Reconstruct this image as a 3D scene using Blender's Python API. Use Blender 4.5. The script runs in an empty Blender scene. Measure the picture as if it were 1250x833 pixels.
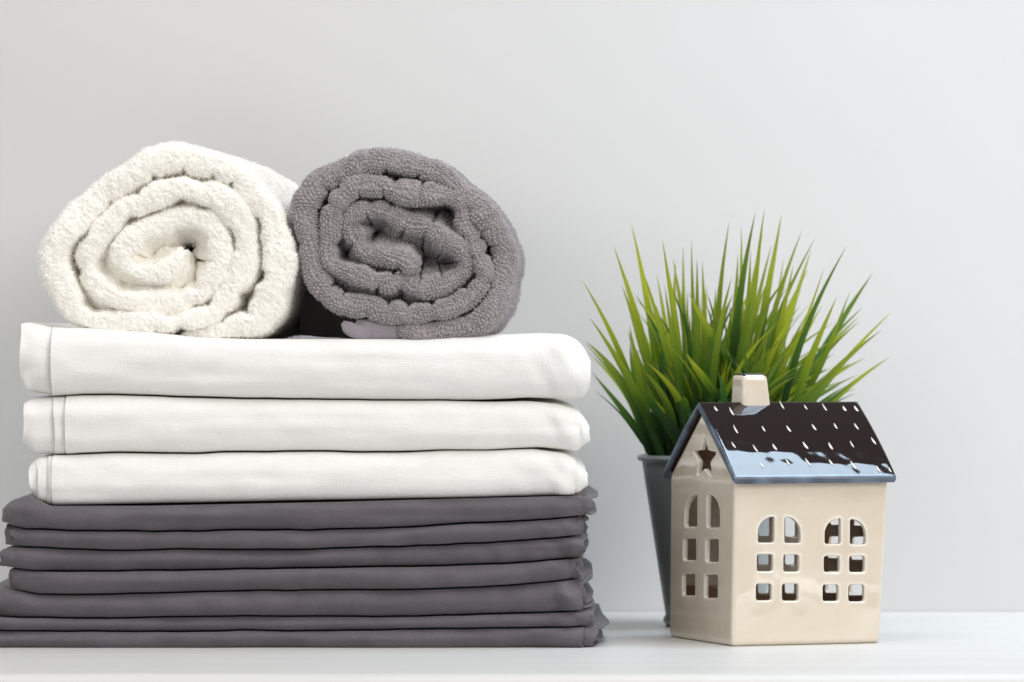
import bpy, bmesh, math, random
import numpy as np
from mathutils import Vector, Matrix

sc = bpy.context.scene
C = sc.collection
random.seed(7)
rng = np.random.default_rng(11)

# ------------------------------------------------------------------ camera
D = 3.0                      # camera to the front of the stack
S = 0.0005                   # metres per photo pixel in the plane Y = 0
HX, HY = 625.0, 410.0        # principal column, horizon row of the photograph
CZ = (791 - HY) * S          # camera height over the table top
cam_d = bpy.data.cameras.new('camera')
cam = bpy.data.objects.new('camera', cam_d); C.objects.link(cam)
cam.location = (0, -D, CZ)
cam.rotation_euler = (math.radians(90), 0, 0)
cam_d.sensor_width = 36
cam_d.lens = 36 * D / (1250 * S)
cam_d.shift_y = -6.5 / 1250
cam_d.clip_start = 0.05; cam_d.clip_end = 60
cam_d.dof.use_dof = True
cam_d.dof.focus_distance = D + 0.01
cam_d.dof.aperture_fstop = 10
sc.camera = cam

# ------------------------------------------------------------------ light
w = bpy.data.worlds.new('World'); sc.world = w; w.use_nodes = True
w.node_tree.nodes['Background'].inputs[0].default_value = (0.98, 0.985, 1.0, 1)
w.node_tree.nodes['Background'].inputs[1].default_value = 0.25

def area(name, loc, target, sx, sy, power, col, spread=180):
    l = bpy.data.lights.new(name, 'AREA'); l.shape = 'RECTANGLE'
    l.size = sx; l.size_y = sy; l.energy = power; l.color = col
    l.spread = math.radians(spread)
    o = bpy.data.objects.new(name, l); C.objects.link(o)
    o.location = loc
    d = Vector(target) - Vector(loc)
    o.rotation_euler = d.to_track_quat('-Z', 'Y').to_euler()
    return o
area('window_light', (3.3, -3.6, 2.3), (0.1, 0.1, 0.1), 2.6, 2.2, 120, (1.0, 0.97, 0.935))
sk = area('skylight', (0.60, 0.145, 1.25), (0.60, 0.145, 0.0), 0.58, 0.36, 3.7, (0.66, 0.83, 1.0), 100)
sk.rotation_euler.z += math.radians(-22)
area('front_fill', (-1.6, -2.6, 1.1), (-0.1, 0, 0.12), 1.4, 1.2, 16, (1.0, 0.98, 0.95))

area('ceiling_bounce', (-0.3, -0.75, 2.4), (-0.1, 0.0, 0.3), 3.0, 1.6, 44, (1.0, 1.0, 1.0))
area('low_glare_lamp', (1.55, -1.45, -0.42), (0.15, 0.0, 0.06), 1.3, 0.6, 7, (1.0, 0.97, 0.96))  # added lamp below table level, puts a pale glare on the front glaze

sc.view_settings.view_transform = 'Standard'
sc.view_settings.look = 'None'
sc.view_settings.exposure = 0.0
sc.view_settings.gamma = 1.0
sc.render.engine = 'CYCLES'
sc.cycles.max_bounces = 10
sc.cycles.diffuse_bounces = 6
sc.cycles.glossy_bounces = 5
sc.render.resolution_x = 1024; sc.render.resolution_y = 682

# ------------------------------------------------------------------ helpers
def X(px, Y=0.0): return (px - HX) * S * (D + Y) / D
def Z(py, Y=0.0): return CZ - (py - HY) * S * (D + Y) / D

def tag(o, label=None, cat=None, group=None, kind=None):
    if label: o['label'] = label
    if cat: o['category'] = cat
    if group: o['group'] = group
    if kind: o['kind'] = kind
    return o

def empty(name, loc):
    o = bpy.data.objects.new(name, None); C.objects.link(o)
    o.location = loc; o.empty_display_size = 0.02
    return o

def vnoise(x, y, z=0.0, seed=0):
    """smooth 3-D value noise in -1..1, vectorised"""
    x, y, z = np.broadcast_arrays(np.asarray(x, float), np.asarray(y, float), np.asarray(z, float))
    xi = np.floor(x).astype(np.int64); yi = np.floor(y).astype(np.int64); zi = np.floor(z).astype(np.int64)
    fx = x - xi; fy = y - yi; fz = z - zi
    fx = fx * fx * (3 - 2 * fx); fy = fy * fy * (3 - 2 * fy); fz = fz * fz * (3 - 2 * fz)
    def h(a, b, c):
        n = (a * 73856093) ^ (b * 19349663) ^ (c * 83492791) ^ (seed * 2654435761 % 2147483647)
        n = n & 0x7fffffff
        n = (n ^ (n >> 13)) * 1274126177 & 0x7fffffff
        n = (n ^ (n >> 16)) * 668265263 & 0x7fffffff
        return (n & 0xffff) / 32767.5 - 1
    r = 0
    for a in (0, 1):
        for b in (0, 1):
            for c in (0, 1):
                r = r + h(xi + a, yi + b, zi + c) * (fx if a else 1 - fx) * (fy if b else 1 - fy) * (fz if c else 1 - fz)
    return r

def raw_mesh(name, V, F, mat, parent=None, smooth=True):
    """V (n,3), F (m,4) or (m,3)"""
    k = F.shape[1]
    me = bpy.data.meshes.new(name)
    me.vertices.add(len(V)); me.vertices.foreach_set('co', np.ascontiguousarray(V, np.float32).ravel())
    me.loops.add(F.size); me.loops.foreach_set('vertex_index', np.ascontiguousarray(F, np.int32).ravel())
    me.polygons.add(len(F)); me.polygons.foreach_set('loop_start', np.arange(0, F.size, k, dtype=np.int32))
    me.update(calc_edges=True); me.validate()
    me.polygons.foreach_set('use_smooth', np.full(len(me.polygons), smooth))
    me.materials.append(mat)
    o = bpy.data.objects.new(name, me); C.objects.link(o)
    if parent:
        o.parent = parent
        o.location = -Vector(parent.location)
    return o

def grid_faces(nr, nc, off=0):
    i = np.arange(nr - 1)[:, None] * nc + np.arange(nc - 1)[None, :]
    i = i.ravel() + off
    return np.stack([i, i + 1, i + nc + 1, i + nc], 1)

def set_attr(o, name, vals):
    a = o.data.attributes.new(name, 'FLOAT', 'POINT')
    a.data.foreach_set('value', np.ascontiguousarray(vals, np.float32).ravel())

# ------------------------------------------------------------------ materials
def new_mat(name):
    m = bpy.data.materials.new(name); m.use_nodes = True
    nt = m.node_tree; b = nt.nodes['Principled BSDF']
    return m, nt, b
def N(nt, t, **kw):
    n = nt.nodes.new(t)
    for k, v in kw.items():
        if k in n.inputs: n.inputs[k].default_value = v
        else: setattr(n, k, v)
    return n
def coords(nt, scale):
    g = N(nt, 'ShaderNodeNewGeometry'); m = N(nt, 'ShaderNodeMapping')
    m.inputs['Scale'].default_value = scale
    nt.links.new(g.outputs['Position'], m.inputs['Vector'])
    return m.outputs[0]
def noise(nt, scale, detail=3, vec=None, rough=0.55):
    n = N(nt, 'ShaderNodeTexNoise'); n.inputs['Scale'].default_value = scale
    n.inputs['Detail'].default_value = detail; n.inputs['Roughness'].default_value = rough
    if vec is not None: nt.links.new(vec, n.inputs['Vector'])
    return n.outputs['Fac']
def ramp(nt, fac, stops):
    r = N(nt, 'ShaderNodeValToRGB'); e = r.color_ramp.elements
    while len(e) < len(stops): e.new(0.5)
    for el, (p, c) in zip(e, stops): el.position = p; el.color = (*c, 1)
    nt.links.new(fac, r.inputs[0]); return r.outputs[0]
def bump(nt, h, dist, strength=1.0, prev=None):
    b = N(nt, 'ShaderNodeBump'); b.inputs['Distance'].default_value = dist; b.inputs['Strength'].default_value = strength
    nt.links.new(h, b.inputs['Height'])
    if prev: nt.links.new(prev, b.inputs['Normal'])
    return b.outputs[0]
def math_n(nt, op, a, b=None):
    m = N(nt, 'ShaderNodeMath'); m.operation = op
    for i, v in enumerate((a, b)):
        if v is None: continue
        if isinstance(v, (int, float)): m.inputs[i].default_value = v
        else: nt.links.new(v, m.inputs[i])
    return m.outputs[0]

def cloth(name, c1, c2, rough, sheen, weave, sss=0.0):
    m, nt, b = new_mat(name)
    v = coords(nt, (60, 60, 60))
    col = ramp(nt, noise(nt, 1.0, 4, v), [(0.3, c1), (0.7, c2)])
    nt.links.new(col, b.inputs['Base Color'])
    b.inputs['Roughness'].default_value = rough
    b.inputs['Sheen Weight'].default_value = sheen
    b.inputs['Sheen Roughness'].default_value = 0.5
    b.inputs['Specular IOR Level'].default_value = 0.25
    # vertical and horizontal yarns plus slubs
    vv = coords(nt, (1600, 500, 160)); vh = coords(nt, (160, 500, 1600))
    f = math_n(nt, 'ADD', noise(nt, 1.0, 2, vv), noise(nt, 1.0, 2, vh))
    n1 = bump(nt, f, weave, 0.9)
    vs = coords(nt, (26, 40, 70))
    n2 = bump(nt, noise(nt, 1.0, 3, vs), 0.0011, 0.6, n1)
    nt.links.new(n2, b.inputs['Normal'])
    return m
M_white = cloth('white_cotton', (0.81, 0.80, 0.77), (0.84, 0.83, 0.805), 0.9, 0.1, 0.00028)
M_grey = cloth('charcoal_cotton', (0.092, 0.079, 0.090), (0.110, 0.096, 0.108), 0.48, 0.3, 0.00034)

def terry(name, c1, c2, sheen, bd):
    m, nt, b = new_mat(name)
    v = coords(nt, (900, 900, 900))
    col = ramp(nt, noise(nt, 1.0, 2, v), [(0.3, c1), (0.7, c2)])
    nt.links.new(col, b.inputs['Base Color'])
    b.inputs['Roughness'].default_value = 0.95
    b.inputs['Sheen Weight'].default_value = sheen
    b.inputs['Specular IOR Level'].default_value = 0.15
    nt.links.new(bump(nt, noise(nt, 2.0, 2, v), bd, 0.8), b.inputs['Normal'])
    return m
M_terry_w = terry('white_terry', (0.975, 0.946, 0.88), (0.98, 0.96, 0.905), 0.1, 0.0002)  # base warmer than the pile, paints amber bounce light into the creases
M_terry_g = terry('grey_terry', (0.25, 0.224, 0.232), (0.46, 0.42, 0.43), 0.3, 0.0004)
def pile(name, col):
    m, nt, b = new_mat(name)
    d = N(nt, 'ShaderNodeBsdfDiffuse'); t = N(nt, 'ShaderNodeBsdfTranslucent'); x = N(nt, 'ShaderNodeMixShader')
    d.inputs[0].default_value = t.inputs[0].default_value = (*col, 1); x.inputs[0].default_value = 0.5
    nt.links.new(d.outputs[0], x.inputs[1]); nt.links.new(t.outputs[0], x.inputs[2]); nt.links.new(x.outputs[0], nt.nodes['Material Output'].inputs[0])
    return m
M_pile_w = pile('white_pile', (0.99, 0.98, 0.955))
M_pile_g = pile('grey_pile', (0.47, 0.43, 0.442))
M_hem = cloth('grey_hem', (0.26, 0.232, 0.252), (0.30, 0.27, 0.29), 0.85, 0.3, 0.0003)

# wall: smooth emulsion paint
m, nt, b = new_mat('wall_paint'); M_wall = m
v = coords(nt, (2.0, 2.0, 2.0))
nt.links.new(ramp(nt, noise(nt, 1.0, 3, v), [(0.25, (0.645, 0.642, 0.642)), (0.75, (0.685, 0.682, 0.682))]), b.inputs['Base Color'])
b.inputs['Roughness'].default_value = 0.75
nt.links.new(bump(nt, noise(nt, 1.0, 2, coords(nt, (500, 500, 500))), 0.0002, 0.3), b.inputs['Normal'])
# table: white painted boards, grain along X
m, nt, b = new_mat('table_paint'); M_table = m
v = coords(nt, (3.0, 90, 90))
nt.links.new(ramp(nt, noise(nt, 1.0, 5, v, 0.65), [(0.3, (0.59, 0.582, 0.565)), (0.7, (0.685, 0.670, 0.648))]), b.inputs['Base Color'])
b.inputs['Roughness'].default_value = 0.42
v2 = coords(nt, (6.0, 240, 240))
nt.links.new(bump(nt, noise(nt, 1.0, 4, v2), 0.0004, 0.5), b.inputs['Normal'])
m, nt, b = new_mat('table_underside'); M_tedge = m
v = coords(nt, (5.0, 60, 60))
nt.links.new(ramp(nt, noise(nt, 1.0, 4, v), [(0.3, (0.45, 0.40, 0.36)), (0.7, (0.6, 0.55, 0.51))]), b.inputs['Base Color'])
b.inputs['Roughness'].default_value = 0.5

def glaze(name, build, rough=0.06, coat=1.0, bd=0.0004, bsc=90, det=3):
    m, nt, b = new_mat(name)
    build(nt, b)
    b.inputs['Roughness'].default_value = rough
    b.inputs['Coat Weight'].default_value = coat
    b.inputs['Coat Roughness'].default_value = 0.03
    n1 = bump(nt, noise(nt, 1.0, det, coords(nt, (bsc, bsc, bsc)), 0.5), bd, 1.0)
    nt.links.new(n1, b.inputs['Normal']); nt.links.new(n1, b.inputs['Coat Normal'])
    return m
def b_cream(nt, b):
    v = coords(nt, (26, 26, 40))
    f = noise(nt, 1.0, 4, v, 0.6)
    col = ramp(nt, f, [(0.3, (0.70, 0.60, 0.47)), (0.7, (0.77, 0.685, 0.565))])
    a = N(nt, 'ShaderNodeAttribute'); a.attribute_name = 'rim'
    mx = N(nt, 'ShaderNodeMix'); mx.data_type = 'RGBA'
    nt.links.new(a.outputs['Fac'], mx.inputs[0]); nt.links.new(col, mx.inputs[6])
    mx.inputs[7].default_value = (0.84, 0.78, 0.68, 1)
    # unglazed, brown inside
    i = N(nt, 'ShaderNodeAttribute'); i.attribute_name = 'inside'
    m2 = N(nt, 'ShaderNodeMix'); m2.data_type = 'RGBA'
    nt.links.new(i.outputs['Fac'], m2.inputs[0]); nt.links.new(mx.outputs[2], m2.inputs[6])
    m2.inputs[7].default_value = (0.33, 0.205, 0.13, 1)
    nt.links.new(m2.outputs[2], b.inputs['Base Color'])
M_cream = glaze('cream_glaze', b_cream, 0.12, 0.9, 0.0007, 38, 1.6)
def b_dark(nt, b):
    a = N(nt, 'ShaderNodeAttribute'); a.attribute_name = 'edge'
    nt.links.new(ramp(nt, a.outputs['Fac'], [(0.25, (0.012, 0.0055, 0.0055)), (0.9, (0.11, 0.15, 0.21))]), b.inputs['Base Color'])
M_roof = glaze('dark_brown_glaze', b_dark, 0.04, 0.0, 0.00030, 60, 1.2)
def b_mark(nt, b): b.inputs['Base Color'].default_value = (0.72, 0.68, 0.62, 1)
M_mark = glaze('white_glaze', b_mark, 0.15)
m, nt, b = new_mat('grey_metal'); M_pot = m
b.inputs['Base Color'].default_value = (0.36, 0.39, 0.40, 1); b.inputs['Metallic'].default_value = 0.6
b.inputs['Roughness'].default_value = 0.36
nt.links.new(bump(nt, noise(nt, 1.0, 2, coords(nt, (900, 900, 900))), 0.00003, 0.4), b.inputs['Normal'])
m, nt, b = new_mat('soil'); M_soil = m
nt.links.new(ramp(nt, noise(nt, 300, 4), [(0.3, (0.02, 0.015, 0.01)), (0.7, (0.06, 0.045, 0.03))]), b.inputs['Base Color'])
b.inputs['Roughness'].default_value = 1
# grass blade: dark green foot, yellow-green tip (attributes: t along, q per blade)
m, nt, b = new_mat('grass_blade'); M_blade = m
a = N(nt, 'ShaderNodeAttribute'); a.attribute_name = 't'
q = N(nt, 'ShaderNodeAttribute'); q.attribute_name = 'q'
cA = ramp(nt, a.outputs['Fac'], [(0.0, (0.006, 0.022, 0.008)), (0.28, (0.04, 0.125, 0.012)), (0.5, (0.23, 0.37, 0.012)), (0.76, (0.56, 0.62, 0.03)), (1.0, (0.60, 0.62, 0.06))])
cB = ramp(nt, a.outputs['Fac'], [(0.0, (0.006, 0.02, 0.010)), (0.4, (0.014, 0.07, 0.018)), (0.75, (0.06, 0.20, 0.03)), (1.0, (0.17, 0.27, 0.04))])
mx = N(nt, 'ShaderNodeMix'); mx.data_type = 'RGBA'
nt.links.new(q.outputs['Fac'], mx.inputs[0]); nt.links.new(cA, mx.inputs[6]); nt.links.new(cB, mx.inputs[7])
nt.links.new(mx.outputs[2], b.inputs['Base Color']); b.inputs['Roughness'].default_value = 0.42
tr = N(nt, 'ShaderNodeBsdfTranslucent'); nt.links.new(mx.outputs[2], tr.inputs[0])
ms = N(nt, 'ShaderNodeMixShader'); ms.inputs[0].default_value = 0.42
ac = N(nt, 'ShaderNodeAttribute'); ac.attribute_name = 'across'
nt.links.new(bump(nt, math_n(nt, 'SINE', math_n(nt, 'MULTIPLY', ac.outputs['Fac'], 22.0)), 0.00022, 0.7), b.inputs['Normal'])
nt.links.new(b.outputs[0], ms.inputs[1]); nt.links.new(tr.outputs[0], ms.inputs[2])
nt.links.new(ms.outputs[0], nt.nodes['Material Output'].inputs[0])

# ------------------------------------------------------------------ setting
YW = 0.392                                        # the wall
YF = -0.236                                       # front edge of the table
V = np.array([(-3, YW, -0.9), (3, YW, -0.9), (3, YW, 0.52), (-3, YW, 0.52)]); 
o = raw_mesh('wall', V, np.array([[0, 1, 2, 3]]), M_wall, smooth=False); tag(o, kind='structure')
# table top: profile with a rounded front edge swept along X
prof = [(YW - 0.0005, 0.0)]
R = 0.009
for k in range(9):
    a = math.pi / 2 * k / 8
    prof.append((YF + R - R * math.sin(a), -R + R * math.cos(a)))
prof += [(YF, -0.028), (YF + 0.004, -0.032), (YW - 0.0005, -0.030)]
xs = np.linspace(-2.0, 2.0, 3)
V = np.array([(x, y, z) for x in xs for (y, z) in prof]); n = len(prof)
F = []
for i in range(2):
    for j in range(n):
        F.append((i * n + j, i * n + (j + 1) % n, (i + 1) * n + (j + 1) % n, (i + 1) * n + j))
o = raw_mesh('table_top', V, np.array(F), M_table, smooth=False); tag(o, kind='structure')
o.data.materials.append(M_tedge)
for p in o.data.polygons:
    if p.center.z < -R * 0.9: p.material_index = 1

# ------------------------------------------------------------------ folded sheets
def curve(pts, x, sm=10):
    """smoothed poly-line through (px, py) control points, evaluated at px"""
    p = np.array(pts, float)
    g = np.linspace(p[0, 0] - 40, p[-1, 0] + 40, 1200)
    v = np.interp(g, p[:, 0], p[:, 1])
    st = g[1] - g[0]; k = max(1, int(sm / st)); ker = np.hanning(2 * k + 3); ker /= ker.sum()
    v = np.convolve(np.pad(v, k + 1, 'edge'), ker, 'valid')
    return np.interp(x, g, v)

def bseed(P, k):
    # small waves where one sheet sags on the next (same wave for both neighbours)
    if k % 50 in (0, 3, 10): return 0 * P
    return 0.9 * vnoise(P / 75.0, k * 3.7 + 0.5, 0, 77) + 0.55 * vnoise(P / 27.0, k * 5.1 + 0.5, 0, 78)

def folded_sheet(label, group, mat, top, bot, lefts, rights, seed, loops=3, gapf=None, th=0.0012, depth=0.28,
                 yf=0.0, wr=0.0006, endamp=0.002, endz=0.25, corner=0.010, expo=2.7, flare=0.0, backext=(0, 0), nx=420, smc=8, tseed=0, endcr=3.6):
    # flattened spiral path: per path point -> loop index k, height b in -1..1, distance behind the front
    kk, bb, yy, ff = [], [], [], []
    nfront, nside, nback = 26, 16, 8
    for L in range(loops):
        seq = []
        for i in range(nside): seq.append((-1, 1 - i / nside, 0))
        for i in range(nfront + 1):
            a = -math.pi / 2 + math.pi * i / nfront
            seq.append(('f', a, 0))
        for i in range(1, nside + 1): seq.append((1, i / nside, 0))
        for i in range(1, nback): seq.append(('b', math.pi / 2 + math.pi * i / nback, 0))
        m = len(seq)
        for j, (c, a, _) in enumerate(seq):
            kc = L + (max(0, j - (m - nback)) / nback)
            if c == 'f' or c == 'b':
                s = math.sin(a); co = math.cos(a)
                z = math.copysign(abs(s) ** (2 / expo), s); y = abs(co) ** (2 / expo)
                if c == 'f': kk.append(kc); bb.append(z); yy.append(-y); ff.append(1)
                else: kk.append(kc); bb.append(z); yy.append(1 + y * 0.0); ff.append(2)
            else:
                kk.append(kc); bb.append(c); yy.append(a); ff.append(0)
    kk = np.array(kk); bb = np.array(bb); yy = np.array(yy); ff = np.array(ff)
    nt_ = len(kk)
    li = np.minimum(np.floor(kk).astype(int), loops - 1)
    x0 = np.interp(kk, np.arange(len(lefts)), lefts); x1 = np.interp(kk, np.arange(len(rights)), rights)
    x0 = np.array([lefts[min(i, len(lefts) - 1)] for i in li], float)
    x1 = np.array([rights[min(i, len(rights) - 1)] for i in li], float)
    ydep = np.where(ff == 0, np.clip(yy, 0, 1) * depth, 0)
    ydep = np.where(ff == 2, depth, ydep)
    arc = np.arange(nt_)
    fr = np.clip(ydep / 0.06, 0, 1)
    x0 = x0 - backext[0] * fr + endamp / S * vnoise(arc * 0.13, 0.5, li * 3.3, seed) * (0.35 + (li > 0))
    x1 = x1 + backext[1] * fr + endamp / S * vnoise(arc * 0.13, 7.5, li * 3.3, seed + 5) * (0.35 + (li > 0))
    # stations concentrated near both ends
    u = np.linspace(0, 1, nx); u = u + 0.11 * -np.sin(2 * math.pi * u) / 1.0 * 0.9
    P = x0[:, None] + (x1 - x0)[:, None] * u[None, :]            # pixel columns
    tp = curve(top, P, smc) + bseed(P, tseed); bt = curve(bot, P, smc) + bseed(P, tseed + 1)
    zt = (791 - tp) * S; zb = (791 - bt) * S
    half = (zt - zb) / 2; zc = (zt + zb) / 2
    hm = float(np.median(half))
    gap = hm / (loops + 0.45) if gapf is None else gapf
    e0 = (P - min(lefts)) * S; e1 = (max(rights) - P) * S        # metres to each end
    endw = np.exp(-np.clip(e0, 0, 9) / 0.010) + np.exp(-np.clip(e1, 0, 9) / 0.010)
    # beyond the end of the outer wrap the inner folds swell to full height
    xo0 = lefts[0]; xo1 = rights[0]
    outw = np.clip((xo0 + 5 - P) / 8, 0, 1) + np.clip((P - xo1 + 5) / 8, 0, 1)
    inset = kk[:, None] * gap * (1 - flare * np.clip(outw, 0, 1) * (kk[:, None] > 0.5))
    hh = np.maximum(half - inset - th * 0.5, 0.0004)
    # the end of every layer bends up and down a little of its own accord
    wob = vnoise(P * S / 0.011, kk[:, None] * 2.7, bb[:, None] * 1.1, seed + 9)
    ux = P * S
    y = yf + np.where((ff == 1)[:, None], hh * 0.85 * (yy[:, None] + 1) + 0, 0)
    y = np.where((ff == 1)[:, None], yf + kk[:, None] * gap * 1.1 + hh * 0.8 * (1 + yy[:, None]), y)
    y = np.where((ff == 0)[:, None], yf + kk[:, None] * gap * 1.1 + hh * 0.8 + ydep[:, None] * (1 - 0.03 * kk[:, None]), y)
    y = np.where((ff == 2)[:, None], yf + hh * 0.8 + depth - kk[:, None] * gap * 0.5 + hh * 0.5 * np.abs(np.cos(bb[:, None] * 1.57)), y)
    z = zc + bb[:, None] * hh
    # corner rounding in plan
    y = y + corner * np.exp(-np.clip(e0, 0, 9) / 0.006) * (li[:, None] == li.min()) * (ff < 2)[:, None]
    y = y + corner * np.exp(-np.clip(e1, 0, 9) / 0.006) * (ff < 2)[:, None] * 0.8
    # wrinkles: pull the front in and out
    n = wr * (vnoise(ux / 0.055, z / 0.012, seed, seed) + 0.5 * vnoise(ux / 0.018, z / 0.008, seed, seed + 1))
    n = n + 0.45 * wr * vnoise(ux / 0.085 + z / 0.05, z / 0.0045, seed, seed + 30)
    n = n + wr * 1.5 * endw * vnoise(ux / 0.007, z / 0.010, kk[:, None], seed + 2)
    ew2 = np.exp(-np.clip(e1, 0, 9) / 0.022)
    n = n + wr * endcr * ew2 * (vnoise(ux / 0.009 + z / 0.02, z / 0.014, kk[:, None] * 0.4, seed + 12))
    fr1 = np.exp(-np.clip(ydep, 0, 1) / 0.02)[:, None] * (ff < 2)[:, None]
    y = y - n * fr1 * 1.4
    amp = endz * hh * np.clip(endw, 0, 1) * np.where(kk[:, None] > 0.5, 1, 0.35)
    z = z + amp * wob * (1 - 0.5 * np.abs(bb[:, None]))
    z = np.clip(z, zb + th * 0.55, zt - th * 0.55 + (flare > 0) * 0.001)
    z = np.maximum(z, th * 0.6)
    X_ = (P - HX) * S
    Vv = np.stack([X_, y, z], -1).reshape(-1, 3)
    base = Vector(((min(lefts) + max(rights)) / 2 * S - HX * S, depth / 2, float(zb.min())))
    V2 = Vv - np.array(base)
    o = raw_mesh('folded_sheet', V2, grid_faces(nt_, nx), mat)
    o.location = base
    md = o.modifiers.new('thickness', 'SOLIDIFY'); md.thickness = th; md.offset = 0; md.use_rim = True
    tag(o, label, 'folded sheet', group)
    return o

GW = 'white folded sheets in the upper half of the stack'
GG = 'charcoal folded sheets in the lower half of the stack'
w_top1 = [(22, 398), (30, 394), (45, 396), (60, 399), (75, 400), (110, 401), (180, 405), (240, 412), (300, 414), (420, 414), (520, 414), (590, 409), (660, 407), (690, 408), (705, 415), (715, 428), (721, 446)]
w_bot1 = [(22, 462), (27, 478), (60, 483), (100, 481), (230, 484), (330, 485), (450, 488.5), (560, 489), (640, 486), (700, 488), (712, 486), (721, 470)]
w_top2 = [(28, 490), (34, 484), (60, 484), (100, 482.5), (230, 486), (330, 487), (450, 490), (560, 490.5), (640, 490), (680, 493), (702, 499), (712, 506), (718, 520)]
w_bot2 = [(28, 546), (36, 555), (58, 555.5), (100, 553), (250, 552), (400, 551), (500, 551), (580, 549), (660, 547), (690, 550), (705, 553), (718, 540)]
w_top3 = [(35, 568), (44, 558), (60, 556), (100, 555), (250, 554), (400, 553), (500, 553), (580, 550), (650, 549), (690, 554), (704, 562), (713, 576)]
w_bot3 = [(35, 600), (45, 615), (62, 617.5), (200, 615), (400, 611), (560, 608), (690, 605), (706, 604), (713, 596)]
folded_sheet('topmost white folded sheet, thickest of the white ones, lying under the two towel rolls', GW, M_white, w_top1, w_bot1,
             [62, 24, 30], [720, 716, 714], 3, tseed=0, expo=2.35, gapf=0.0030, th=0.0016, endamp=0.0012, flare=0.85, corner=0.004, wr=0.0008)
folded_sheet('middle white folded sheet, with white sheets directly above and below it', GW, M_white, w_top2, w_bot2,
             [79, 64, 28], [708, 717, 720], 13, tseed=1, expo=2.35, gapf=0.0022, th=0.0014, endamp=0.0012, flare=0.9, corner=0.004, wr=0.0008)
folded_sheet('lowest white folded sheet, resting on the charcoal sheets', GW, M_white, w_top3, w_bot3,
             [63, 58, 44, 36], [702, 710, 715, 717], 23, tseed=2, expo=2.35, loops=4, gapf=0.0018, th=0.0013, endamp=0.0016, flare=0.9, corner=0.004, wr=0.0008)
g = [
 [(-30, 640), (2, 622), (12, 611), (33, 604), (60, 618), (180, 618), (400, 613.5), (560, 609), (690, 606), (714, 605), (740, 605)],
 [(-30, 636), (4, 639), (30, 646), (90, 649), (195, 649), (375, 647), (500, 643), (587, 638), (670, 634), (710, 631), (740, 640)],
 [(-30, 668), (6, 667), (60, 670), (120, 672), (240, 671.5), (375, 671), (500, 667), (587, 663), (660, 658), (710, 655), (740, 655)],
 [(-30, 688), (2, 693), (45, 698), (150, 698), (270, 695.5), (375, 694.5), (500, 692), (617, 688.5), (657, 685), (710, 682), (740, 680)],
 [(-30, 715), (18, 721), (45, 726), (150, 725.5), (270, 722.5), (375, 721), (500, 720), (587, 717.5), (675, 711), (707, 707), (740, 703)],
 [(-30, 751), (0, 753), (90, 755), (210, 753.5), (375, 753.5), (500, 753), (600, 750), (704, 747.5), (740, 748)],
 [(-30, 769), (0, 770), (180, 771), (375, 770), (500, 769), (600, 768), (716, 765), (740, 763)],
 [(-30, 791), (740, 791)]]
def off(c, d): return [(x, y + d) for x, y in c]
spec = [ # left per loop, right per loop, back extension, words
 ([2, 8, 6], [711, 722, 718], (0, 9), 'uppermost charcoal folded sheet, directly under the white sheets, puckered at its left end'),
 ([6, 12, 10], [710, 712, 713], (0, 5), 'second charcoal folded sheet from the white ones down, thinner than the one above it'),
 ([8, 0, 4], [712, 708, 714], (0, 5), 'third charcoal folded sheet down, its rounded inner fold poking out at the left end'),
 ([10, 16, 14], [694, 706, 712], (0, 3), 'fourth charcoal folded sheet down, shortest of the grey ones with a crumpled right end'),
 ([-10, -4, -6], [710, 713, 716], (6, 12), 'thickest of the lower charcoal folded sheets, third from the table'),
 ([-22, -18, -16], [719, 724, 721], (4, 2), 'thin charcoal folded sheet lying second from the table'),
 ([-24, -20, -18], [712, 726, 730], (4, 12), 'bottom charcoal folded sheet on the white table, widest at the right')]
for i, (lf, rt, be, lab) in enumerate(spec):
    top = off(g[i], 1.4 if i else 0.4); bot = off(g[i + 1], -1.2 if i < 6 else -0.3)
    folded_sheet(lab, GG, M_grey, top, bot, lf, rt, 40 + 7 * i, loops=3, th=0.0010, depth=0.29, yf=0.001 * (i % 3) - 0.001,
                 endamp=0.0030, endz=0.5, flare=0.6, corner=0.006, wr=0.0013, backext=be, expo=1.8, tseed=3 + i)

# ------------------------------------------------------------------ rolled towels
def catmull(P, n=24):
    P = np.array(P, float); Q = np.vstack([2 * P[0] - P[1], P, 2 * P[-1] - P[-2]])
    out = []
    for i in range(1, len(Q) - 2):
        t = np.linspace(0, 1, n, endpoint=False)[:, None]
        a, b, c, d = Q[i - 1], Q[i], Q[i + 1], Q[i + 2]
        out.append(0.5 * (2 * b + (c - a) * t + (2 * a - 5 * b + 4 * c - d) * t ** 2 + (3 * b - a - 3 * c + d) * t ** 3))
    out.append(Q[-2][None]); return np.vstack(out)

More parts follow.
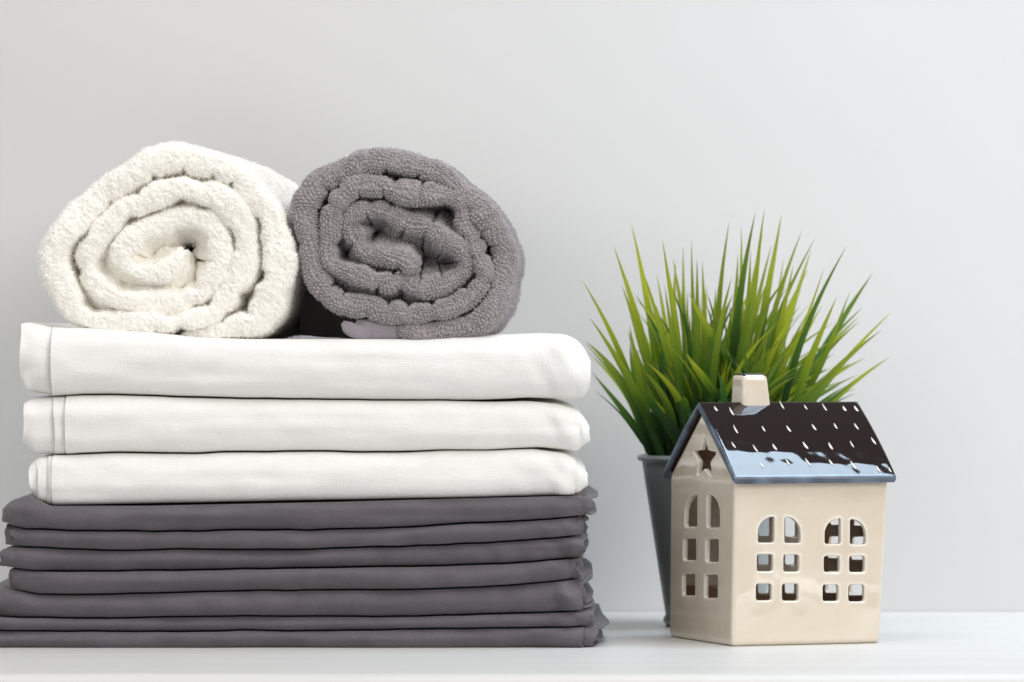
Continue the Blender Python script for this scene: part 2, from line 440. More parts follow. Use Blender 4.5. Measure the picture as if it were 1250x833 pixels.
def rolled_towel(name, pts, ox, oy, k, mat, yfront, length, ang, seed, kind, thick=1.0, ds=0.00042):
    Yp = yfront
    P = np.array([((ox + a / k - HX) * S * (D + Yp) / D, CZ - (oy + b / k - HY) * S * (D + Yp) / D, w_ / k * S * (D + Yp) / D) for a, b, w_ in pts])
    P = catmull(P)
    seg = np.sqrt((np.diff(P[:, :2], axis=0) ** 2).sum(1)); L = np.concatenate([[0], np.cumsum(seg)])
    ns = int(L[-1] / ds); s = np.linspace(0, L[-1], ns)
    c = np.stack([np.interp(s, L, P[:, j]) for j in range(3)], 1)
    for j in range(2):
        ker = np.hanning(41); ker /= ker.sum(); c[:, j] = np.convolve(np.pad(c[:, j], 20, 'edge'), ker, 'valid')
    tg = np.gradient(c[:, :2], axis=0); tg /= np.linalg.norm(tg, axis=1)[:, None] + 1e-12
    nr = np.stack([tg[:, 1], -tg[:, 0]], 1)
    wd = c[:, 2] * thick
    wd = wd * np.clip((s / 0.012) ** 0.5, 0.15, 1) * np.clip(((L[-1] - s) / 0.008), 0.02, 1) ** 0.5
    # cross-section of the folded band: (n: -1..1, depth)
    wm = float(np.median(wd)); bul = 0.62
    nf = int(math.pi * wm * 0.95 / ds)
    sec_n, sec_y, arcv = [], [], []
    back = np.concatenate([np.linspace(length, 0.1, 10), np.linspace(0.1, 0.012, 62)[1:], np.linspace(0.012, 0, int(0.012 / ds))[1:]])
    acc = 0
    for yv in back: sec_n.append(1.0); sec_y.append(yv); arcv.append(-yv)
    for i in range(1, nf):
        a = math.pi * i / nf
        ex = 2 / 2.5
        ca = math.cos(a)
        sec_n.append(math.copysign(abs(ca) ** ex, ca)); sec_y.append(-(math.sin(a) ** ex)); arcv.append(wm * math.pi * i / nf)
    for yv in back[::-1]: sec_n.append(-1.0); sec_y.append(yv); arcv.append(wm * math.pi + yv)
    sn = np.array(sec_n); sy = np.array(sec_y); av = np.array(arcv)
    # puckers
    if kind == 'grey':
        low = 0.0038 * vnoise(s / 0.016, 0.0, 0, seed)[:, None] * np.ones_like(sn)[None]
        low = low + 0.0010 * vnoise(s[:, None] / 0.011, av[None] / 0.012, 0, seed + 1)
    else:
        low = 0.0026 * vnoise(s / 0.024, 0.0, 0, seed)[:, None] * np.ones_like(sn)[None]
        low = low + 0.0013 * vnoise(s[:, None] / 0.012, av[None] / 0.012, 0, seed + 1)
    # deeper in, the turns press against each other and close the gaps
    ctr = c[:, :2].mean(0); outw_ = ((nr * (c[:, :2] - ctr)).sum(1) > 0).mean() > 0.5
    osign = 1.0 if outw_ else -1.0
    turn2 = np.clip((s - L[-1] * 0.40) / 0.02, 0, 1)[:, None]
    inner = np.clip((s / L[-1] - 0.66) / 0.08, 0, 1)[:, None]
    dp = np.clip((sy[None] - 0.002) / 0.02, 0, 1)
    grow = (0.42 + 1.1 * inner) * dp * np.where(sn[None] * osign > 0, turn2, 1.0)
    nn = sn[None] * wd[:, None] * (1 + grow)
    # sharp little tucks across the band
    ca_ = 0.50 if kind == 'grey' else 0.42
    vs_ = 0.015 if kind == 'grey' else 0.021
    v1 = vnoise(s / vs_, 9.3, 0, seed + 20); v2 = vnoise(s / vs_ * 1.1, 4.3, 0, seed + 21)
    c1 = np.exp(-(v1 / 0.16) ** 2)[:, None]; c2 = np.exp(-(v2 / 0.16) ** 2)[:, None]
    lim = np.exp(-np.clip(sy, 0, 1) / 0.05)[None]
    soft = np.where(sn[None] * osign > 0, 0.35 + 0.65 * turn2, 1.0)
    nn = nn * (1 - ca_ * soft * lim * np.where(sn[None] > 0, c1, c2))
    nn = nn * (1 + 0.10 * vnoise(s / 0.013, 2.2, 0, seed + 22))[:, None]
    shift = low * 0.7
    yy = np.where(sy[None] < 0, sy[None] * wd[:, None] * bul, sy[None] + 0 * wd[:, None])
    yy = yy + (0.0028 if kind == 'white' else 0.0045) * vnoise(s / 0.03, 3.1, 0, seed + 4)[:, None] * np.exp(-np.clip(sy, 0, 1) / 0.02)[None]
    cx = c[:, 0][:, None] + nr[:, 0][:, None] * (nn + shift)
    cz = c[:, 1][:, None] + nr[:, 1][:, None] * (nn + shift)
    V = np.stack([cx, yfront + wm * bul + yy, cz], -1)
    # surface normals of the grid for displacement
    du = np.gradient(V, axis=0); dv = np.gradient(V, axis=1)
    nrm = np.cross(du, dv); nrm /= np.linalg.norm(nrm, axis=-1, keepdims=True) + 1e-12
    mid = V.shape[1] // 2
    if nrm[:, mid, 1].mean() > 0: nrm = -nrm
    S_, A_ = np.meshgrid(s, av, indexing='ij')
    if kind == 'grey':
        p = 0.0021
        jx = S_ / p + 1.0 * vnoise(S_ / 0.007, A_ / 0.007, 1, seed + 6); jy = A_ / (p * 0.95) + 1.0 * vnoise(S_ / 0.007, A_ / 0.007, 2, seed + 7)
        row = np.floor(jy)
        fx = (jx + 0.5 * (row % 2)) % 1 - 0.5; fy = jy - row - 0.5
        cell = vnoise(np.floor(jx + 0.5 * (row % 2)) * 1.0 + 0.5, row * 1.0 + 0.5, 0.5, seed + 8)
        bead = np.clip(1 - (fx * fx / 0.2 + fy * fy / 0.2), 0, 1) ** 0.6
        d = 0.0015 * bead * (0.8 + 0.75 * cell) + 0.0005 * vnoise(S_ / 0.0009, A_ / 0.0009, 0, seed + 9)
        bright = bead
    else:
        d = 0.0005 * vnoise(V[..., 0] / 0.0016, V[..., 1] / 0.0016, V[..., 2] / 0.0016, seed + 6) + 0.0004 * vnoise(V[..., 0] / 0.0008, V[..., 1] / 0.0008, V[..., 2] / 0.0008, seed + 7)
        d = d + 0.0006 * vnoise(V[..., 0] / 0.005, V[..., 1] / 0.005, V[..., 2] / 0.005, seed + 8)
    V = V + nrm * d[..., None]
    # the roll points slightly to the right going back
    dy = V[..., 1] - yfront
    V[..., 0] += dy * math.tan(math.radians(ang))
    zmin = V[..., 2].min()
    base = np.array([c[:, 0].mean(), yfront + length / 2, 0.1895])
    root = empty(name, Vector(base))
    body = raw_mesh('towel_body', V.reshape(-1, 3), grid_faces(V.shape[0], V.shape[1]), mat, root)
    # pile: little bent loops of yarn standing on the surface
    ntf = 240000 if kind == 'white' else 60000
    wgt = np.linalg.norm(np.cross(du, dv), axis=-1) * (sy < 0.2)[None]
    # prefer what faces out: the front and the outermost turn
    outer = (s < L[-1] * 0.42)[:, None]
    wgt = wgt * np.where((sy < 0.003)[None] | outer, 1, 0)
    pr = (wgt / wgt.sum()).ravel(); cum = np.cumsum(pr)
    idx = np.searchsorted(cum, rng.random(ntf)); idx = np.minimum(idx, pr.size - 1)
    B = V.reshape(-1, 3)[idx] + dv.reshape(-1, 3)[idx] * rng.uniform(-.5, .5, (ntf, 1)) + du.reshape(-1, 3)[idx] * rng.uniform(-.5, .5, (ntf, 1)); Nn = nrm.reshape(-1, 3)[idx]
    r3 = rng.normal(size=(ntf, 3)); Nd = Nn + (0.8 if kind == 'white' else 0.5) * r3; Nd /= np.linalg.norm(Nd, axis=1)[:, None]
    sd = np.cross(Nd, rng.normal(size=(ntf, 3))); sd /= np.linalg.norm(sd, axis=1)[:, None]
    bd = np.cross(Nd, sd)
    ln = (0.0013 if kind == 'white' else 0.0010) * (0.5 + rng.random(ntf))[:, None]; wdt = (0.00017 if kind == 'white' else 0.00016)
    p0 = B - Nn * 0.0002; p1 = B + Nd * ln * 0.6 + bd * ln * 0.15; p2 = B + Nd * ln + bd * ln * 0.5
    tv = np.stack([p0 - sd * wdt, p0 + sd * wdt, p1 - sd * wdt, p1 + sd * wdt, p2 - sd * wdt * 0.5, p2 + sd * wdt * 0.5], 1)
    i6 = np.arange(ntf) * 6
    tf = np.concatenate([np.stack([i6, i6 + 1, i6 + 3, i6 + 2], 1), np.stack([i6 + 2, i6 + 3, i6 + 5, i6 + 4], 1)])
    raw_mesh('pile', tv.reshape(-1, 3), tf, M_pile_w if kind == 'white' else M_pile_g, root)
    return root

white_pts = [(560, 752, 10), (660, 738, 26), (760, 712, 42), (850, 668, 54), (905, 595, 58), (922, 500, 56), (908, 400, 52), (876, 310, 50), (820, 225, 50),
 (740, 152, 48), (640, 112, 48), (530, 108, 48), (430, 138, 48), (340, 190, 48), (250, 258, 50), (168, 340, 50), (118, 420, 54), (116, 510, 54), (142, 592, 50),
 (190, 655, 44), (280, 688, 40), (380, 702, 40), (500, 706, 40), (600, 688, 44), (690, 640, 48), (762, 570, 50), (802, 490, 50), (802, 400, 50), (770, 318, 48),
 (705, 248, 48), (615, 212, 46), (520, 214, 46), (430, 252, 42), (340, 304, 42), (262, 370, 42), (228, 440, 45), (236, 520, 44), (285, 588, 42), (360, 612, 42),
 (450, 615, 42), (550, 608, 44), (640, 585, 42), (692, 520, 44), (704, 440, 44), (688, 368, 44), (636, 318, 44), (560, 314, 42), (480, 340, 42), (402, 385, 42),
 (355, 440, 42), (370, 494, 42), (432, 516, 42), (505, 510, 46), (560, 474, 46), (588, 428, 34)]
rt = rolled_towel('rolled_towel', white_pts, 30, 160, 2.976, M_terry_w, 0.012, 0.27, 3.0, 101, 'white', 1.06)
tag(rt, 'fluffy white rolled towel lying at the left on top of the sheet stack', 'towel', 'rolled towels on top of the stack')
grey_pts = [(440, 752, 30), (500, 752, 36), (580, 757, 38), (680, 742, 42), (775, 695, 44), (828, 610, 44), (838, 515, 42), (836, 430, 40), (800, 345, 44), (735, 268, 46),
 (655, 203, 44), (560, 150, 42), (455, 122, 46), (350, 124, 46), (260, 152, 46), (165, 200, 48), (105, 272, 50), (100, 360, 46), (118, 455, 44), (150, 548, 42),
 (210, 622, 42), (300, 658, 40), (385, 682, 38), (480, 680, 36), (570, 678, 38), (660, 668, 38), (728, 625, 40), (765, 545, 38), (768, 465, 36), (738, 390, 38), (692, 310, 42),
 (640, 262, 40), (560, 236, 42), (470, 222, 42), (380, 212, 40), (290, 222, 40), (222, 262, 40), (196, 335, 40), (194, 420, 40), (215, 490, 40), (272, 540, 40),
 (350, 556, 42), (430, 580, 42), (520, 592, 44), (615, 590, 42), (676, 550, 38), (700, 490, 36), (676, 435, 38), (620, 398, 38), (550, 376, 40), (480, 348, 40), (425, 305, 36),
 (365, 290, 30), (300, 305, 30), (262, 345, 32), (275, 395, 34), (310, 440, 36), (380, 466, 40), (460, 488, 42), (540, 500, 38)]
rt = rolled_towel('rolled_towel', grey_pts, 340, 160, 3.084, M_terry_g, 0.010, 0.27, 1.3, 202, 'grey', 1.0)
tag(rt, 'grey rolled towel with beaded terry loops and a smooth hem, right of the white roll', 'towel', 'rolled towels on top of the stack')

# smooth woven hem of the grey towel: flat folded ends poking out under the roll
def hem(pts, yfront, length, root, seed, bul=0.6):
    P = catmull([((340 + a / 3.084 - HX) * S, CZ - (160 + b / 3.084 - HY) * S, w_ / 3.084 * S) for a, b, w_ in pts], 14)
    tg = np.gradient(P[:, :2], axis=0); tg /= np.linalg.norm(tg, axis=1)[:, None] + 1e-12
    nr = np.stack([tg[:, 1], -tg[:, 0]], 1)
    a = np.linspace(0, math.pi, 30); ca, sa = np.cos(a), np.sin(a)
    bk = np.linspace(1, 0, 14)[:-1]
    sn = np.concatenate([np.ones(13), np.sign(ca) * np.abs(ca) ** 0.7, -np.ones(13)])
    sy = np.concatenate([bk * length, -(sa ** 0.7), bk[::-1] * length])
    wm = P[:, 2].max()
    yy = np.where(sy[None] < 0, sy[None] * P[:, 2:3] * bul, sy[None] + 0 * P[:, 2:3])
    V = np.stack([P[:, :1] + nr[:, :1] * sn[None] * P[:, 2:3], yfront + wm * bul + yy, P[:, 1:2] + nr[:, 1:2] * sn[None] * P[:, 2:3]], -1)
    V = V + 0.0004 * vnoise(V[..., 0] / 0.006, V[..., 1] / 0.006, V[..., 2] / 0.006, seed)[..., None]
    V[..., 2] = np.maximum(V[..., 2], 0.1886)
    V[..., 0] += (V[..., 1] - yfront) * 0.04
    return raw_mesh('hem', V.reshape(-1, 3), grid_faces(V.shape[0], V.shape[1]), M_hem, root)
hem([(500, 748, 26), (460, 748, 33), (420, 750, 38), (370, 752, 36), (335, 748, 38), (308, 738, 32), (285, 722, 14)], 0.0125, 0.22, rt, 5)
hem([(345, 762, 22), (310, 760, 24), (282, 752, 26), (255, 738, 22), (236, 722, 9)], 0.012, 0.22, rt, 6)
hem([(380, 700, 80), (300, 695, 88), (220, 688, 92), (140, 680, 96), (60, 672, 96)], 0.10, 0.14, rt, 8, 0.3)  # back flap, enlarged as added filler to keep the gap between rolls dark

# ------------------------------------------------------------------ ceramic house (built in millimetres)
TH = math.radians(20)
U = Vector((math.cos(TH), math.sin(TH), 0)); Wd = Vector((-math.sin(TH), math.cos(TH), 0))
Yn = 0.012
ON = Vector((X(893.5, Yn), Yn, 0))
LA, LB = 99.5, 104.0          # length along U (long front) and W (gable side)
ZE, ZR = 103.0, 144.0         # eaves, ridge (wall solid)
def ray(px, py): return Vector(((px - HX) * S / D, 1.0, -(py - HY) * S / D))
CAM = Vector((0, -D, CZ))
def on_plane(px, py, p0, nrm):
    d = ray(px, py); t = (p0 - CAM).dot(nrm) / d.dot(nrm)
    return CAM + d * t
def front_uv(px, py):
    p = on_plane(px, py, ON, Wd) - ON; return p.dot(U) * 1000, p.z * 1000
def side_uv(px, py):
    p = on_plane(px, py, ON, U) - ON; return p.dot(Wd) * 1000, p.z * 1000
def bm_obj(bm):
    bmesh.ops.recalc_face_normals(bm, faces=bm.faces)
    me = bpy.data.meshes.new('tmp'); bm.to_mesh(me); bm.free()
    o = bpy.data.objects.new('tmp', me); C.objects.link(o); return o
def prism(bm, pa, pb):
    n = len(pa)
    va = [bm.verts.new(p) for p in pa]; vb = [bm.verts.new(p) for p in pb]
    bm.faces.new(va); bm.faces.new(vb[::-1])
    for i in range(n): bm.faces.new((va[i], vb[i], vb[(i + 1) % n], va[(i + 1) % n]))
def soften(bm, rad):
    bmesh.ops.recalc_face_normals(bm, faces=bm.faces)
    bmesh.ops.bevel(bm, geom=list(bm.edges), offset=rad, segments=4, profile=0.5, affect='EDGES', clamp_overlap=True)
def shell(inset, floor, top_drop):
    bm = bmesh.new(); i = inset
    def sec(u0, u1): # pentagon at bottom/top corners, taper
        return None
    def pent(ub, ut, b0, b1):
        return [(ub, b0, floor), (ub, b1, floor), (ut, b1 + 2.0, ZE - top_drop), (ut, (b0 + b1) / 2 , ZR - top_drop), (ut, b0 - 1.0, ZE - top_drop)]
    j = i * 0.68
    prism(bm, pent(j, 1.6 + j, i, LB - i), pent(LA - j, LA + 5.5 - j, i, LB - i))
    if inset == 0: soften(bm, 2.6)
    return bm_obj(bm)
def finish(o, vox, it):
    m = o.modifiers.new('r', 'REMESH'); m.mode = 'VOXEL'; m.voxel_size = vox
    m = o.modifiers.new('s', 'SMOOTH'); m.factor = 0.5; m.iterations = it
def bake(o, name, mat, parent):
    dg = bpy.context.evaluated_depsgraph_get(); dg.update()
    me = bpy.data.meshes.new_from_object(o.evaluated_get(dg)); me.name = name
    bpy.data.objects.remove(o)
    n = len(me.vertices); co = np.zeros(n * 3, np.float32); me.vertices.foreach_get('co', co); L = co.reshape(-1, 3).astype(float)
    G = L[:, :1] * np.array(U)[None] + L[:, 1:2] * np.array(Wd)[None] + L[:, 2:3] * np.array([0, 0, 1.0])[None]
    G = G / 1000
    me.vertices.foreach_set('co', G.astype(np.float32).ravel()); me.update()
    me.polygons.foreach_set('use_smooth', np.ones(len(me.polygons), bool))
    me.materials.clear(); me.materials.append(mat)
    ob = bpy.data.objects.new(name, me); C.objects.link(ob); ob.parent = parent
    return ob, L
house = empty('ceramic_house', ON)
tag(house, 'small glazed ceramic house with cream walls, cut-out windows and dark dotted roof', 'ornament')
# window outlines in photo pixels
def rrect(x0, y0, x1, y1, arch=0):
    r = min(2.2, (x1 - x0) * 0.3); pts = []
    def corner(cx, cy, a0, rr=r, ry=None):
        for k in range(6):
            a = math.radians(a0 + 90 * k / 5); pts.append((cx + rr * math.cos(a), cy + (ry or rr) * math.sin(a)))
    corner(x1 - r, y1 - r, 0); corner(x0 + r, y1 - r, 90)
    W_ = (x1 - x0)
    if arch == -1:
        R_ = W_ * 0.92; ry = (y1 - y0) * 0.6
        corner(x0 + R_, y0 + ry, 180, R_, ry); corner(x1 - r * .4, y0 + r * .4, 270, r * .4)
    elif arch == 1:
        R_ = W_ * 0.92; ry = (y1 - y0) * 0.6
        corner(x0 + r * .4, y0 + r * .4, 180, r * .4); corner(x1 - R_, y0 + ry, 270, R_, ry)
    else:
        corner(x0 + r, y0 + r, 180); corner(x1 - r, y0 + r, 270)
    return pts
fw = [rrect(925, 631, 945, 662.5, -1), rrect(957.5, 631, 977, 663, 1), rrect(924, 677, 943.5, 697.5), rrect(956.5, 677.5, 975.5, 698), rrect(923, 713, 942, 733), rrect(955, 713, 974.5, 733.5),
      rrect(1006.5, 633, 1026, 664, -1), rrect(1037.5, 634, 1056.5, 664.5, 1), rrect(1006, 679, 1025, 698.5), rrect(1037, 679, 1055.5, 698.5), rrect(1004.5, 714, 1023.5, 734), rrect(1036, 714, 1055, 734.5)]
sw = [rrect(834, 605, 849, 643, -1), rrect(861, 604, 876.5, 644, 1), rrect(833, 658, 848, 684), rrect(860, 658.5, 875.5, 686), rrect(832, 701, 847.5, 727), rrect(859, 702, 875, 730)]
fpoly = [[front_uv(*p) for p in w_] for w_ in fw]
spoly = [[side_uv(*p) for p in w_] for w_ in sw]
stc = side_uv(857.5, 560)
star = []
for k in range(10):
    a = math.pi / 2 + k * math.pi / 5; r_ = (13.5, 6.2)[k % 2]
    star.append((stc[0] + r_ * 1.5 * math.cos(a), stc[1] + r_ * math.sin(a)))
solid = shell(0, 0, 0); cav = shell(4.6, 5.0, 6.0)
bm = bmesh.new()
for q_ in fpoly: prism(bm, [(a, -12, b) for a, b in q_], [(a, 20, b) for a, b in q_])
cf = bm_obj(bm)
# the openings of the back wall, as seen through the front ones
def back_uv(px, py):
    p = on_plane(px, py, ON + Wd * LB / 1000, Wd) - ON; return p.dot(U) * 1000, p.z * 1000
bw = [(142, 112, 204, 226), (278, 112, 336, 229), (140, 308, 199, 371), (276, 308, 331, 371), (138, 458, 199, 516), (274, 458, 329, 516),
      (506, 122, 549, 184), (622, 122, 690, 196), (497, 315, 543, 362), (618, 315, 673, 376), (500, 462, 541, 538), (613, 462, 665, 549)]
bm = bmesh.new()
for (x0, y0, x1, y1) in bw:
    q_ = [back_uv(*p) for p in rrect(890 + x0 / 4.167, 600 + y0 / 4.167, 890 + x1 / 4.167, 600 + y1 / 4.167)]
    prism(bm, [(a, LB - 20, b) for a, b in q_], [(a, LB + 14, b) for a, b in q_])
cb = bm_obj(bm)
bm = bmesh.new()
for q_ in spoly: prism(bm, [(-12, a, b) for a, b in q_], [(LA + 16, a, b) for a, b in q_])
prism(bm, [(-12, a, b) for a, b in star], [(40, a, b) for a, b in star])
cs = bm_obj(bm)
for ct in (cav, cf, cb, cs):
    md = solid.modifiers.new('b', 'BOOLEAN'); md.operation = 'DIFFERENCE'; md.object = ct; md.solver = 'EXACT'
finish(solid, 0.55, 7)
walls, L = bake(solid, 'wall', M_cream, house)
for ct in (cav, cf, cb, cs): bpy.data.objects.remove(ct)
def poly_dist(pts, P):
    d = np.full(len(P), 1e9)
    for i in range(len(pts)):
        a = np.array(pts[i]); b_ = np.array(pts[(i + 1) % len(pts)]); ab = b_ - a
        t = np.clip(((P - a) @ ab) / (ab @ ab + 1e-9), 0, 1)
        d = np.minimum(d, np.linalg.norm(P - (a + t[:, None] * ab), axis=1))
    return d
dF = np.full(len(L), 1e9)
for q_ in fpoly: dF = np.minimum(dF, poly_dist(q_, L[:, [0, 2]]))
dS = np.full(len(L), 1e9)
for q_ in spoly + [star]: dS = np.minimum(dS, poly_dist(q_, L[:, [1, 2]]))
nearF = (L[:, 1] < 5.5); nearS = (L[:, 0] < 6.5)
rim = np.maximum(np.exp(-(dF / 1.3) ** 2) * nearF, np.exp(-(dS / 1.2) ** 2) * nearS * (~nearF | (dS < 2)))
tpr = np.clip(L[:, 2] / ZE, 0, 1)
edge_u = np.minimum(np.abs(L[:, 0] - 1.6 * tpr), np.abs(L[:, 0] - LA - 5.5 * tpr)); edge_w = np.abs(L[:, 1] + 1.0 * tpr)
rim = np.maximum(rim, 0.55 * np.exp(-(edge_u / 1.5) ** 2) * np.exp(-(edge_w / 1.5) ** 2))
set_attr(walls, 'rim', rim)
ins = (L[:, 0] > 2.7 + 1.6 * tpr) & (L[:, 0] < LA + 5.5 * tpr - 2.7) & (L[:, 1] > 3.9) & (L[:, 1] < LB - 4.0)
set_attr(walls, 'inside', ins.astype(float))
# roof: a chevron slab over the gables
bm = bmesh.new(); mid = (LB + 1) / 2
ov, t_ = 5.0, 4.2
sl = (ZR - ZE) / ((LB + 3) / 2); 
y0_, y1_ = -1 - ov, LB + 2 + ov
def bulge(u, t, back):
    ya, za = y0_ - 1.0, ZE - sl * ov + t_; yb, zb_ = mid - 4, ZR + t_ * 1.15 - 2
    y, z = ya + (yb - ya) * t, za + (zb_ - za) * t
    k = 1.5 * (1 - (2 * t - 1) ** 2); n_ = math.hypot(yb - ya, zb_ - za)
    y += -k * (zb_ - za) / n_; z += k * (yb - ya) / n_
    return (u, (2 * mid - y) if back else y, z)
def rp(u): return [(u, y0_, ZE - sl * ov + 0.3), (u, mid, ZR + 0.3), (u, y1_, ZE - sl * ov + 0.3), (u, y1_ + 1.0, ZE - sl * ov + t_), *[bulge(u, k / 6, 1) for k in range(1, 6)], (u, mid + 4, ZR + t_ * 1.15 - 2), (u, mid, ZR + t_ * 1.25), (u, mid - 4, ZR + t_ * 1.15 - 2), *[bulge(u, 1 - k / 6, 0) for k in range(1, 6)], (u, y0_ - 1.0, ZE - sl * ov + t_)]
prism(bm, rp(-1.5), rp(LA + 8.5))
bmesh.ops.recalc_face_normals(bm, faces=bm.faces)
ee = [e for e in bm.edges if abs(e.verts[0].co.x - e.verts[1].co.x) < 1]
bmesh.ops.bevel(bm, geom=ee, offset=1.5, segments=3, profile=0.5, affect='EDGES', clamp_overlap=True)
ro = bm_obj(bm); finish(ro, 0.6, 12)
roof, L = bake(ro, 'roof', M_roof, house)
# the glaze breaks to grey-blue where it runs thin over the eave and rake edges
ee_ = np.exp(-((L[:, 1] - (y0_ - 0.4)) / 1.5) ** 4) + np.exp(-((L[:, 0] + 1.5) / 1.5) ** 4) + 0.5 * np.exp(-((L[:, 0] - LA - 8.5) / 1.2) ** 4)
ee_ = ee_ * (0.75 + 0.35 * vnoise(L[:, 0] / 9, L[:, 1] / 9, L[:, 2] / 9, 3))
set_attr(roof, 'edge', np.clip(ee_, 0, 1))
# raised white glaze dashes along the slope, joined into the roof mesh
nl = (Wd * -sl + Vector((0, 0, 1))); nl = (Wd * (-sl) + Vector((0, 0, 1))).normalized()
pl0 = ON + Wd * ((y0_ - 1.0) / 1000) + Vector((0, 0, (ZE - sl * ov + t_) / 1000))
pl1 = ON + Wd * ((mid - 4) / 1000) + Vector((0, 0, (ZR + t_ * 1.15 - 2) / 1000))
slope = (pl1 - pl0).normalized(); nl = U.cross(slope).normalized()
if nl.z < 0: nl = -nl
marks = [(295, 240, 1), (372, 255, 1.4), (620, 221, 1.4), (737, 232, 1), (830, 233, 1.1), (928, 240, .8), (985, 240, 1), (390, 347, 1.2), (528, 345, 1.1), (651, 345, 1.2), (776, 337, 1.1), (882, 331, 1.2), (984, 333, 1.1),
 (380, 425, 1), (487, 442, 1.1), (582, 435, 1), (733, 427, 1.3), (857, 430, 1.2), (962, 421, 1.1), (1068, 405, 1), (520, 520, 1), (647, 505, 1), (747, 507, 1.1), (860, 507, 1.2), (970, 520, 1.1), (1093, 537, 1.1), (1150, 540, .9)]
bm = bmesh.new(); bm.from_mesh(roof.data); nb = len(bm.faces)
for f in bm.faces: f.material_index = 0
for (a, b_, k_) in marks:
    p = on_plane(800 + a / 4.03, 440 + b_ / 4.03, pl0, nl) - ON
    tt = (p - (pl0 - ON)).dot(slope) / (pl1 - pl0).length
    p = p + nl * (0.0014 * max(0, 1 - (2 * tt - 1) ** 2))
    ax = (slope * -1.0 + U * 0.12 * random.uniform(0.2, 1.6)).normalized()
    sd = nl.cross(ax)
    M = Matrix(((sd.x, ax.x, nl.x, p.x), (sd.y, ax.y, nl.y, p.y), (sd.z, ax.z, nl.z, p.z), (0, 0, 0, 1)))
    r = bmesh.ops.create_uvsphere(bm, u_segments=12, v_segments=8, radius=1)
    ln = 0.0033 * k_ * random.uniform(.75, 1.2); wd_ = 0.00074 * random.uniform(.7, 1.25)
    for vv in r['verts']:
        c_ = vv.co.copy(); wv = wd_ * (1 + 0.35 * c_.y)
        vv.co = M @ Vector((c_.x * wv + 0.0004 * c_.y ** 2, c_.y * ln, c_.z * 0.0006))
        for f in vv.link_faces: f.material_index = 1; f.smooth = True
bm.to_mesh(roof.data); bm.free(); roof.data.materials.append(M_mark)
# chimney on the ridge, hollow, with rounded corners
cu, cw = 24.5, 12.0
pC = on_plane(906, 494, pl0, nl) - ON
cu0 = pC.dot(U) * 1000; cw0 = pC.dot(Wd) * 1000
bm = bmesh.new()
prism(bm, [(cu0 - 1, cw0 - 2, 128), (cu0 + cu - 3, cw0 - 2, 128), (cu0 + cu - 3, cw0 + 20, 128), (cu0 - 1, cw0 + 20, 128)],
      [(cu0 + .5, cw0, 166.5), (cu0 + cu - 7, cw0, 166.5), (cu0 + cu - 7, cw0 + 19, 166.5), (cu0 + .5, cw0 + 19, 166.5)])
soften(bm, 3.0)
ch = bm_obj(bm)
bm = bmesh.new()
prism(bm, [(cu0 + 4, cw0 + 4, 150), (cu0 + cu - 11, cw0 + 4, 150), (cu0 + cu - 11, cw0 + 15, 150), (cu0 + 4, cw0 + 15, 150)],
      [(cu0 + 4, cw0 + 4, 180), (cu0 + cu - 11, cw0 + 4, 180), (cu0 + cu - 11, cw0 + 15, 180), (cu0 + 4, cw0 + 15, 180)])
cc = bm_obj(bm)
md = ch.modifiers.new('b', 'BOOLEAN'); md.object = cc; md.operation = 'DIFFERENCE'; md.solver = 'EXACT'
finish(ch, 0.5, 25)
chim, L = bake(ch, 'chimney', M_cream, roof)
bpy.data.objects.remove(cc)
bm = bmesh.new()
prism(bm, [(cu0 + 1.5, cw0 + 1, 164.9), (cu0 + cu - 8, cw0 + 1, 164.9), (cu0 + cu - 8, cw0 + 18, 164.9), (cu0 + 1.5, cw0 + 18, 164.9)],
      [(cu0 + 1.7, cw0 + 1.5, 166.9), (cu0 + cu - 8.5, cw0 + 1.5, 166.9), (cu0 + cu - 8.5, cw0 + 17.5, 166.9), (cu0 + 1.7, cw0 + 17.5, 166.9)])
cp = bm_obj(bm)
finish(cp, 0.4, 4); bake(cp, 'chimney_cap', M_roof, roof)

# ------------------------------------------------------------------ potted grass
YP = 0.222; PX = X(872, YP)
plant = empty('potted_grass', (PX, YP, 0))
tag(plant, 'tuft of green artificial grass with yellowish tips in a grey metal pot behind the house', 'potted plant')
RT = 94 * S * (D + YP) / D; RB = 60 * S * (D + YP) / D; HT = Z(556, YP)
pr = [(0.0005, 0.001), (RB - 0.003, 0.001), (RB - 0.001, 0.0)]
pr += [(RB, 0.002), (RB + 0.0012, 0.003), (RB + 0.0012, 0.006), (RB, 0.0075)]
nz = 24
for k in range(nz + 1):
    t = k / nz; pr.append((RB + (RT - 0.003 - RB) * t, 0.0085 + (HT - 0.004 - 0.0085) * t))
for k in range(13):
    a = -math.pi / 2 + math.pi * 1.25 * k / 12
    pr.append((RT - 0.002 + 0.0021 * math.cos(a), HT - 0.0015 + 0.0021 * math.sin(a)))
pr += [(RT - 0.0045, HT - 0.004), (RB, 0.01)]
na = 96
V = np.array([(r * math.cos(2 * math.pi * j / na), r * math.sin(2 * math.pi * j / na), z) for (r, z) in pr for j in range(na)])
F = []
for i in range(len(pr) - 1):
    for j in range(na): F.append((i * na + j, i * na + (j + 1) % na, (i + 1) * na + (j + 1) % na, (i + 1) * na + j))
o = raw_mesh('pot', V, np.array(F), M_pot); o.parent = plant
